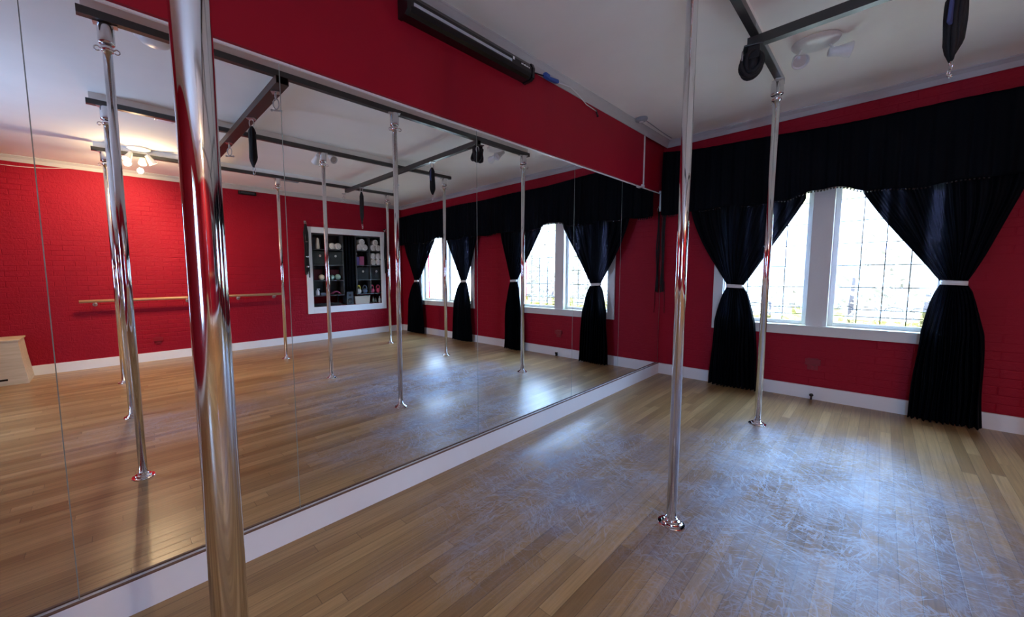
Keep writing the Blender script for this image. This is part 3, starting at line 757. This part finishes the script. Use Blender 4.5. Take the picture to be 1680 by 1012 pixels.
# ------------------------------------------------------------------ hanging belt in the mirror corner, outlets, door stop
def wall_straps(loc, length, w_, label, group=None, n=5, rz=0, seed=1, topring=True):
    r = empty('hanging_strap', loc, rz); tag(r, label, 'hanging strap', group)
    rnd = random.Random(seed)
    MB().box(-.02,.02,.0,.004,-.02,.03).tube([(0,.002,.0),(0,-.03,-.004),(0,-.05,.004),(0,-.054,.018)], .0045, 8).build('wall_hook', M['chrome_dull'], r)
    if topring:
        MB().tube([(.018*math.sin(a), -.034, -.004-.020-.024*math.cos(a)+.004) for a in [u*PI/9 for u in range(18)]], .0045, 8, True).build('top_ring', M['chrome_dull'], r)
    m = MB()
    for k in range(n):
        xx = (k-(n-1)/2)*w_/n; l = length*(.86+.14*rnd.random()) if k else length
        m.tube([(xx*(.3+.7*min(1,q/2.))+.003*math.sin(q+k), -.028-.010*math.sin(k*2.+q*.7), -.035-(l-.035)*q/12) for q in range(13)], w_/n*.72, 8)
    m.build('webbing', M['black_web'], r)
    for q in ((.35,.62,.8) if group else ()):
        MB().box(-w_*.3, w_*.3, -.052, -.046, -length*q-.012, -length*q+.012, .002).build('buckle', M['chrome_dull'], r)
    return r
wall_straps((-.004, -.030, 2.03), 1.02, .030, 'black strap hanging from a hook in the mirror corner', n=3, seed=2, rz=-PI/2)
wall_straps((-2.215, W+.027, 2.27), 1.04, .085, 'thick black strap bundle on the barre side of the white shelf frame', 'strap bundles hung at the shelf frame', 6, PI, 3)
wall_straps((-.475, W+.027, 2.235), 1.02, .06, 'black strap bundle on the window side of the white shelf frame', 'strap bundles hung at the shelf frame', 4, PI, 4)
def outlet(loc, rz, label):
    r = empty('outlet', loc, rz); tag(r, label, 'outlet', 'outlets painted red')
    MB().box(-.038,.038,-.006,-.0005,-.058,.058,.003).build('cover_plate', M['red_plate'], r)
    MB().box(-.055,.055,-.022,-.006,-.008,.048,.004).build('socket', M['red_plate'], r)
    MB().box(-.016,.016,-.014,-.006,-.042,-.016,.003).build('socket', M['red_plate'], r)
outlet((0,-1.42,.345), -PI/2, 'red painted outlet under the window nearest the mirror')
outlet((-4.54,W,.30), PI, 'red painted outlet under the wooden barre')
ds = MB(); ds.tube([(-.02,0,0),(-.055,0,0)], .008, 10); ds.lathe([(.014,0),(.016,.008),(.010,.016),(0,.017)], (-.055,0,0), (-1,0,0), 14)
ds.box(-.065,-.02,-.006,.006,-.045,-.008)
tag(ds.build('door_stop', M['black_plastic'], None, (0,-1.43,.05)), 'small black stop on the baseboard below the window', 'door stop')
cb = MB(); cb.tube([(-.012,-.045,1.04+.02*math.sin(q)) if False else (-.010-.002*math.sin(q), -.05-.004*q/3, 1.14-.055*q) for q in range(8)], .003, 6)
tag(cb.build('wall_cable', M['black_plastic']), 'thin dark cable on the red wall beneath the corner strap', 'cable')
mk = MB(); mk.tube([(x_, W+.01+.004*math.sin(x_*5), 2.78-.11*(1-((x_+5.9)/.75)**2) if abs((x_+5.9)/.75) < 1 else 2.78) for x_ in [-6.62+.06*q for q in range(25)]], .004, 6)
tag(mk.build('sagging_cable', M['white_plastic']), 'pale cable sagging below the crown over the plywood box', 'cable')
sp = MB().box(-.14,.14,.0,.05,-.030,.030,.012).build('wall_sensor', M['black_plastic'], None, (-3.18, W+.001, 2.68))
tag(sp, 'small black oblong unit high on the brick wall above the barre', 'wall unit')
MB().box(-.11,.11,.05,.054,-.016,.016,.003).build('front_grille', M['speaker_dark'], sp)

# ------------------------------------------------------------------ barre
br = empty('ballet_barre', (-4.03, W, .945)); tag(br, 'long wooden barre on metal brackets along the brick wall', 'barre')
MB().tube([(-1.335,.115,0),(1.335,.115,0)], .021, 20).build('rail', M['barre'], br)
for x_ in (-1.18,-.10,.62,1.20):
    b_ = MB(); b_.tube([(x_,.004,-.05),(x_,.06,-.052),(x_,.10,-.04),(x_,.115,-.022)], .009, 10); b_.lathe([(.028,0),(.028,.004),(.02,.007)], (x_,.0005,-.05), (0,1,0), 20)
    b_.build('bracket', M['galv'], br)

# ------------------------------------------------------------------ plywood box
bx = empty('plywood_box', (-6.18, -5.29, 0)); tag(bx, 'pale plywood jump box with slot handle at the foot of the brick wall', 'box')
c = MB(); c.prism([(-.33,.0),(.33,.0),(.29,.30),(.27,.52),(-.33,.52)], 'y', -.235, .235)
c.build('box_body', M['plywood'], bx)
MB().box(-.335,.285,-.242,.242,.5202,.538,.003).build('box_lid', M['plywood'], bx)
s_ = MB(); s_.box(-.02,.16,.2352,.2362,.055,.078); s_.build('hand_slot', M['black_plastic'], bx)

# ------------------------------------------------------------------ white framed opening with shelves
fr = MB(); y1 = W+.022
for a in ((-2.215,-2.10,.53,2.20),(-.575,-.465,.53,2.20),(-2.10,-.575,2.09,2.20),(-2.10,-.575,.53,.655)):
    fr.box(a[0], a[1], W+.0005, y1, a[2], a[3], .003)
struct(fr.build('trim_10', M['white']), 'white frame round the shelf opening in the brick wall', 'opening frame')
al = MB(); D0, D1 = W-.2, W-.66
al.box(-2.35,-.30,D1-.05,D1,.55,H-.001); al.box(-2.40,-2.35,D1-.05,D0,.55,H-.001); al.box(-.30,-.25,D1-.05,D0,.55,H-.001)
struct(al.build('wall_alcove', M['red_y']), 'red back of the shelf alcove', 'wall')
struct(MB().box(-2.35,-.30,D1,W-.0005,.60,.654).build('trim_11', M['white']), 'pale ledge in the shelf opening', 'ledge')
SY = W-.012    # front plane of the shelves
def cubby(x0, x1, z0, z1, rows, cols, label, yb=-.30):
    r = empty('cube_shelf', ((x0+x1)/2, SY, z0)); tag(r, label, 'shelf', 'black cube shelves in the alcove')
    w = (x1-x0)/2; h = z1-z0; t = .016
    c = MB(); c.box(-w,-w+t,yb,0,0,h); c.box(w-t,w,yb,0,0,h); c.box(-w+t,w-t,yb,0,0,t); c.box(-w+t,w-t,yb,0,h-t,h)
    c.box(-w+t,w-t,yb,yb+.006,t,h-t); c.build('carcass', M['shelf_edge'], r)
    for k in range(1, rows): MB().box(-w+t,w-t,yb+.006,-.002,h*k/rows-t/2,h*k/rows+t/2).build('shelf_board', M['shelf_edge'], r)
    for k in range(1, cols):
        d = MB(); 
        xx = -w+2*w*k/cols
        for q in range(rows): d.box(xx-t/2,xx+t/2,yb+.006,-.002,h*q/rows+t/2,h*(q+1)/rows-t/2)
        d.build('divider', M['shelf_edge'], r)
    return r
LX0, LX1, RX0, RX1 = -2.085, -1.435, -1.155, -.490
SZ0, SZ1 = .86, 2.085
cubby(LX0, LX1, SZ0, SZ1, 4, 2, 'black cube shelf on the barre side of the alcove, holding two rolls and teal balls')
cubby(RX0, RX1, SZ0, SZ1, 4, 2, 'black cube shelf on the window side of the alcove, holding towels and kettlebells')
sup = MB()
# the shelves stand on battens on the ledge
for (a, b_) in ((LX0,LX1),(RX0,RX1)):
    for xx in (a+.012, b_-.030): sup.box(xx, xx+.018, SY-.29, SY-.25, .6545, SZ0-.0005)
tag(sup.build('shelf_batten', M['shelf_black']), 'dark battens under the two cube shelves in the alcove', 'batten')
cur = MB(); cur.grid(lambda u, v: (LX1+.005+(RX0-LX1-.01)*u, SY-.03+.012*math.sin(u*24+v), 2.085-1.15*v), 60, 12)
co = cur.build('dark_drape', M['valance']); solidify(co, .002); tag(co, 'narrow black cloth hanging between the two cube shelves', 'cloth')
RH = (SZ1-SZ0)/4; CW = (LX1-LX0)/2
def cell(shelf, col, row):
    """centre x and floor z of a cube; row 0 at the top"""
    x0 = LX0 if shelf == 'L' else RX0
    return x0+CW*(col+.5), SZ0+RH*(3-row)+.009 + (.008 if row == 3 else 0)
# rolled towels
def make_roll():
    r = empty('rolled_towel')
    m = MB(); R = .064
    m.lathe([(R*.35,.002),(R*.9,.0),(R,-.008),(R,-.25),(R*.9,-.258),(0,-.258)], (0,0,0), (0,1,0), 28); m.build('towel_roll', M['towel'], r)
    s = MB(); pts = []
    for k in range(40):
        a = k*.42; rr = .006+.050*k/40; pts.append((rr*math.cos(a), .004, rr*math.sin(a)))
    s.tube(pts, .0022, 5); s.lathe([(R*.36,.0015),(0,.0015)], (0,0,0), (0,1,0), 20, False); s.build('spiral_edge', M['towel_core'], r)
    return r
rp = None
rolls = []
def roll_at(x, z, label, group):
    global rp
    o = make_roll() if rp is None else copy_tree(rp); rp = rp or o
    o.location = (x, SY-.015, z); o.rotation_euler = (0, random.random()*6, 0)
    tag(o, label, 'rolled towel', group)
R = .064
x, z = cell('L', 1, 0)
roll_at(x-.062, z+R, 'white rolled towel beside its twin on the barre side shelf, farther from window', 'towel pair on the barre side shelf')
roll_at(x+.067, z+R, 'white rolled towel beside its twin on the barre side shelf, nearer the window', 'towel pair on the barre side shelf')
for cidx, cname in ((0, 'inner'), (1, 'outer')):
    x, z = cell('R', cidx, 0)
    for (dx, dz, nm) in ((-.065, R, 'bottom towel on the barre side'), (.065, R, 'bottom towel on the window side'), (0, R+.113, 'top towel')):
        roll_at(x+dx, z+dz, '%s of three white towels in the top %s cube' % (nm, cname), 'white rolled towels on the top shelf row')
x, z = cell('R', 1, 1)
for (dx, dz, nm) in ((-.065, R, 'lower towel on the barre side'), (.065, R, 'lower towel on the window side'), (-.065, R*3+.001, 'upper towel on the barre side'), (.065, R*3+.001, 'upper towel on the window side')):
    roll_at(x+dx, z+dz, '%s of the four rolled towels in the second cube row' % nm, 'four rolled towels in the second row')
# fabric bins
def make_bin(w, h):
    r = empty('fabric_bin')
    m = MB(); m.box(-w/2,w/2,-.25,0,0,h,.006); m.build('bin_body', M['fabric_bin'], r)
    g = MB(); g.tube([(.016*math.cos(a),.004,h*.66+.016*math.sin(a)) for a in [u*PI/10 for u in range(20)]], .0065, 8, True); g.build('grommet', M['silver'], r)
    return r
bp_ = make_bin(.28, .26)
for k, (s, c_, row, lab) in enumerate((('L',0,1,'dark fabric bin with round grommet in the second row of the barre side shelf'),('L',1,1,'plain looking dark fabric bin beneath the pair of rolled towels'),
                                    ('R',0,2,'dark fabric bin with silver grommet above the yellow kettlebell'),('R',1,2,'dark fabric bin with silver grommet above the pink kettlebells'))):
    o = bp_ if k == 0 else copy_tree(bp_)
    x, z = cell(s, c_, row); o.location = (x, SY-.02, z); tag(o, lab, 'storage bin', 'dark fabric bins')
# kettlebells
def make_kb(body, handle):
    r = empty('kettlebell'); rr = .056
    MB().sphere((0,0,rr*.95), rr, 1, .95, .95).lathe([(.035,0),(.036,.004),(.04,.010)], seg=24).build('bell', body, r)
    MB().tube([(.040*math.cos(a)*(1.0+.15*math.sin(a)), 0, .092+.078*math.sin(a)) for a in [PI*u/14 for u in range(15)]], .0125, 10).build('handle', handle, r)
    return r
for s, c_, dx, bm_, hm, lab in (('R',0,-.075,'kb_white','kb_yellow','white kettlebell with yellow handle'),('R',0,.07,'kb_blue','kb_blue','slate blue kettlebell beside the yellow handled one'),
                              ('R',1,-.075,'kb_red','kb_red','pink red kettlebell next to the shelf divider'),('R',1,.068,'kb_red','kb_red','pink red kettlebell at the window end of the shelf')):
    x, z = cell(s, c_, 3); o = make_kb(M[bm_], M[hm]); o.location = (x+dx, SY-.09, z); o.rotation_euler = (0,0,.2*(1 if dx > 0 else -1)); tag(o, lab, 'kettlebell', 'kettlebells on the bottom shelf')
# barre side shelf odds and ends
x, z = cell('L', 0, 0)
m = MB(); m.lathe([(.030,0),(.036,.006),(.040,.06),(.034,.13),(.028,.19),(.012,.215),(0,.218)], seg=20)
tag(m.build('foam_roller', M['cream'], None, (x-.02, SY-.06, z)), 'cream upright roll in the top cube of the barre side shelf', 'roller')
for col, w_ in ((0,.19),(1,.22)):
    x, z = cell('L', col, 2)
    m = MB(); m.box(-w_/2,w_/2,-.05,.05,0,.22,.02)
    tag(m.build('folded_cloth', M['maroon'], None, (x+.02*col, SY-.20, z)), ['maroon folded cloth behind the cream ball','maroon folded cloth behind the teal balls'][col], 'cloth', 'maroon cloths')
for s, c_, dx, r_, mat, lab, nm in (('L',0,.04,.058,'cream','cream exercise ball in the third cube row','exercise_ball'),('L',1,-.072,.055,'teal','pale teal exercise ball next to the shelf divider','exercise_ball'),('L',1,.058,.060,'teal','larger teal exercise ball at the shelf edge','exercise_ball')):
    x, z = cell(s, c_, 2); m = MB(); m.sphere((0,0,r_), r_)
    o = m.build(nm, M[mat], None, (x+dx, SY-.075, z)); tag(o, lab, 'ball', 'exercise balls in the third cube row')
    MB().lathe([(.008,0),(.008,.002),(0,.0025)], (0, r_*.98, r_), (0,1,0), 12).build('valve', M['white_plastic'], o)
x, z = cell('L', 0, 3)
o = MB().lathe([(.034,0),(.036,.006),(.036,.085),(.028,.10),(.014,.108),(.014,.115)], seg=20).build('spray_bottle', M['bottle_white'], None, (x-.06, SY-.06, z))
tag(o, 'white spray bottle in the bottom cube of the barre side shelf', 'bottle')
MB().box(-.012,.05,-.010,.010,.115,.135,.003).lathe([(.012,.110),(.012,.125)], seg=12).build('trigger', M['bottle_white'], o)
m = MB(); m.box(-.05,.05,-.04,.04,0,.05,.01); tag(m.build('small_pouch', M['kb_blue'], None, (x+.05, SY-.07, z)), 'small dark blue pouch beside the white spray bottle', 'pouch')
x, z = cell('L', 1, 3)
for k in range(2):
    m = MB(); m.tube([(-.09+.02*q, .0, .014+.052*math.sin(PI*q/9)) for q in range(10)], .011, 8)
    o = m.build('hand_grip', M['rose'], None, (x+.01, SY-.05-.06*k, z)); o.rotation_euler = (0,0,.3*k)
    tag(o, ['rose curved grip at the front of the bottom cube','rose curved grip lying behind the other one'][k], 'hand grip', 'rose curved grips')
x, z = cell('R', 0, 1)
for k, (dx, w_, mat, hh, lab) in enumerate(((-.10,.075,'purple',.17,'violet foam block in the second cube row'),(-.005,.11,'rose',.185,'rose foam block beside the violet one'))):
    m = MB(); m.box(-w_/2,w_/2,-.08,0,0,hh,.004); tag(m.build('yoga_block', M[mat], None, (x+dx, SY-.05, z)), lab, 'yoga block', 'foam blocks in the second cube row')
# things on the ledge
LZ = .6545
sk = empty('bookshelf_speaker', (-1.30, SY-.12, LZ)); tag(sk, 'dark bookshelf speaker on the alcove ledge between the shelves', 'speaker')
MB().box(-.075,.075,-.10,.08,0,.27,.005).build('cabinet', M['speaker_dark'], sk)
MB().lathe([(.052,0),(.054,.004),(.048,.006),(.030,-.006+.008),(.015,.001),(.0,.006)], (0,.0802,.085), (0,1,0), 28, False).build('woofer', M['black_plastic'], sk)
MB().lathe([(.022,0),(.022,.004),(.012,.005),(0,.008)], (0,.0802,.20), (0,1,0), 20, False).build('tweeter', M['black_plastic'], sk)
bk = empty('woven_basket', (-1.00, SY-.145, LZ+.0005)); tag(bk, 'pale woven basket on the ledge under the kettlebells', 'basket')
MB().prism([(-.165,0),(.165,0),(.178,.16),(-.178,.16)], 'y', -.09, .09).build('basket_body', M['wicker'], bk)
MB().box(-.184,.184,-.096,.096,.158,.172,.005).build('basket_rim', M['wicker'], bk)
for k, (dx, mat, h_, lab) in enumerate(((0,'glass_green',.145,'dark green bottle on the ledge near the basket'),(.055,'glass_green',.11,'shorter dark bottle on the ledge beyond the taller one'),(.16,'bottle_white',.15,'pale bottle at the window end of the ledge'))):
    m = MB(); r_ = .026; m.lathe([(r_*.9,0),(r_,.005),(r_,h_*.6),(r_*.4,h_*.78),(r_*.38,h_),(0,h_)], seg=20)
    o = m.build('bottle', M[mat], None, (-.74+dx, SY-.06, LZ)); tag(o, lab, 'bottle', 'bottles on the alcove ledge')
    MB().lathe([(r_*.44,h_),(r_*.44,h_+.012),(0,h_+.013)], seg=14).build('cap', M['black_plastic'], o)
tr = empty('equipment_tray', (-1.77, SY-.13, LZ)); tag(tr, 'low black tray of cables on the ledge below the barre side shelf', 'tray')
t = MB(); t.box(-.27,.27,-.10,.10,0,.012); t.box(-.27,-.262,-.10,.10,.012,.055); t.box(.262,.27,-.10,.10,.012,.055); t.box(-.262,.262,.092,.10,.012,.055); t.box(-.262,.262,-.10,-.092,.012,.055); t.build('tray', M['black_plastic'], tr)
cbm = MB(); cbm.tube([(-.22+.011*q, .045*math.sin(q*.9), .035+.012*math.sin(q*1.7)) for q in range(40)], .007, 6); cbm.build('coiled_cable', M['speaker_dark'], tr)

# ------------------------------------------------------------------ outside
g = MB().box(.6, 60, -40, 40, -1.2, -1.0); struct(g.build('ground', M['outside_ground']), 'dry garden ground outside the windows', 'ground')
def bush(x, y, r_, z0, seed, h=1.0, label='', name='shrub'):
    rnd = random.Random(seed); root = empty(name, (x, y, -1.0)); tag(root, label, 'tree', 'trees and shrubs outside the windows')
    MB().tube([(0,0,0),(.05,.03,z0*.5+.4),(0,0,z0+1.0)], [.10,.07,.04], 8).build('trunk', M['bark'], root)
    m = MB()
    for k in range(260):
        d = Vector((rnd.gauss(0,1), rnd.gauss(0,1), rnd.gauss(0,1)*.9)); d.normalize(); d *= r_*(.45+.55*rnd.random())
        c = Vector((d.x, d.y, z0+1.0+d.z*h)); s = r_*.10*(.5+rnd.random())
        a = Vector((rnd.gauss(0,1), rnd.gauss(0,1), rnd.gauss(0,1))).normalized(); b_ = a.orthogonal().normalized()*s*.5; a *= s
        n_ = a.cross(b_).normalized()*s*.12
        v = [m.bm.verts.new(c+q) for q in (-a, b_+n_, a, -b_+n_, -n_)]
        for f in ((0,1,4),(1,2,4),(2,3,4),(3,0,4),(0,3,1),(1,3,2)):
            try: m.bm.faces.new([v[i] for i in f])
            except ValueError: pass
    m.build('foliage', M['foliage'], root)
    return root
hm = MB()
def hf(u, v):
    a = -1.25+2.5*u; d = 30+16*v
    return (1+d*math.cos(a), -2.5+d*math.sin(a), -1.0+10.0*math.sin(v*PI/2)+.5*math.sin(a*23)+.35*math.sin(a*51+2*v)+.5*math.sin(v*14+a*9))
hm.grid(hf, 160, 14)
ho = hm.build('backdrop_hill', M['backdrop_hill']); struct(ho, 'pale hillside added beyond the garden to dim the window view', 'backdrop_hill')  # added to keep the view behind the lead lines dimmer than the sky
k = 0
blab = ['round shrub outside seen through the pane nearest the mirror','leafy shrub outside behind the window mullion','wide leafy shrub outside low in the bright window','shrub outside behind the second curtain',
        'shrub outside seen through the reflected far window','tall loose tree outside beyond the shrubs','tree outside past the reflected far window','low shrub outside at the sill of the bright window','low shrub outside between the two windows']
for x, y, r_, z0 in ((9,2.6,1.2,.9),(8.5,.2,1.0,.5),(9.5,-2.6,1.3,.7),(8,-5.4,1.2,.4),(9,-7.5,1.5,.7),(14,-1.2,1.8,1.0),(13,-10.5,2.0,1.2),(6,-1.9,.7,.0),(6,-5.0,.8,.0)):
    bush(x, y, r_, z0, 20+k, .9, blab[k]); k += 1
hs = empty('house', (27, -1.0, -1.0)); tag(hs, 'pale distant house with low mauve roof beyond the garden', 'house')
MB().box(-3,3,-5,5,0,3.0).build('house_wall', M['house_wall'], hs)
MB().prism([(-3.6,2.95),(3.6,2.95),(0,3.65)], 'y', -5.5, 5.5).build('house_roof', M['house_roof'], hs)

# ------------------------------------------------------------------ light
w = bpy.data.worlds.new('sky'); S.world = w; w.use_nodes = True
bg = w.node_tree.nodes['Background']; bg.inputs[0].default_value = (.38,.60,1.0,1); bg.inputs[1].default_value = 22.0
def portal(x, y0, y1, z0, z1, s):
    l = bpy.data.lights.new('window_portal', 'AREA'); l.shape = 'RECTANGLE'; l.size = z1-z0; l.size_y = y1-y0
    o = bpy.data.objects.new('window_portal', l); COL.objects.link(o)
    o.location = (x, (y0+y1)/2, (z0+z1)/2); o.rotation_euler = (0, s*PI/2, 0)
    l.cycles.is_portal = True
portal(.17, W1[0], W1[1], WZ0, WZ1, 1); portal(.17, W2[0], W2[1], WZ0, WZ1, 1); portal(BX-.17, W3[0], W3[1], .6, 2.1, -1)
def lamp(loc, e, r_=.03, col=(1.0,.72,.42)):
    l = bpy.data.lights.new('lamp', 'POINT'); l.energy = e; l.shadow_soft_size = r_; l.color = col
    o = bpy.data.objects.new('lamp', l); COL.objects.link(o); o.location = loc
lamp((-4.68,-4.22,H-.26), 16)
def spot(loc, d, e, ang=2.2):
    l = bpy.data.lights.new('lamp_beam', 'SPOT'); l.energy = e; l.shadow_soft_size = .035; l.color = (1.0,.72,.42); l.spot_size = ang; l.spot_blend = .8
    o = bpy.data.objects.new('lamp_beam', l); COL.objects.link(o); o.location = loc
    o.rotation_euler = Vector(d).to_track_quat('-Z', 'Y').to_euler()
spot((-4.80,-4.12,H-.21), (-.3,.5,-.75), 45); spot((-4.50,-4.30,H-.22), (.5,-.3,-.9), 45); spot((-4.72,-4.42,H-.19), (-.3,-.8,-.6), 70)

# ------------------------------------------------------------------ camera
CAM = dict(f=631.30, c=(-5.0834,-1.8189,1.25), yaw=.8384, pitch=-.08774, roll=-.01125, ppx=-97.33, ppy=.6)
yaw, pit, rol = CAM['yaw'], CAM['pitch'], CAM['roll']
F = Vector((math.cos(yaw)*math.cos(pit), math.sin(yaw)*math.cos(pit), math.sin(pit)))
Rv = F.cross(Vector((0,0,1))).normalized(); U = Rv.cross(F)
R2 = Rv*math.cos(rol)+U*math.sin(rol); U2 = U*math.cos(rol)-Rv*math.sin(rol)
cd = bpy.data.cameras.new('camera'); co_ = bpy.data.objects.new('camera', cd); COL.objects.link(co_)
mt = Matrix((( R2.x,U2.x,-F.x),(R2.y,U2.y,-F.y),(R2.z,U2.z,-F.z))).to_4x4(); mt.translation = Vector(CAM['c']); co_.matrix_world = mt
cd.sensor_width = 36; cd.lens = CAM['f']/1680*36; cd.shift_x = -CAM['ppx']/1680; cd.shift_y = CAM['ppy']/1680
cd.clip_start = .02; cd.clip_end = 200
S.camera = co_
S.view_settings.view_transform = 'Standard'; S.view_settings.look = 'None'; S.view_settings.gamma = 1; S.view_settings.exposure = 0.74
S.view_settings.use_curve_mapping = False
S.cycles.use_denoising = True
S.cycles.max_bounces = 14; S.cycles.diffuse_bounces = 6; S.cycles.glossy_bounces = 10; S.cycles.transparent_max_bounces = 16
S.cycles.sample_clamp_indirect = 8
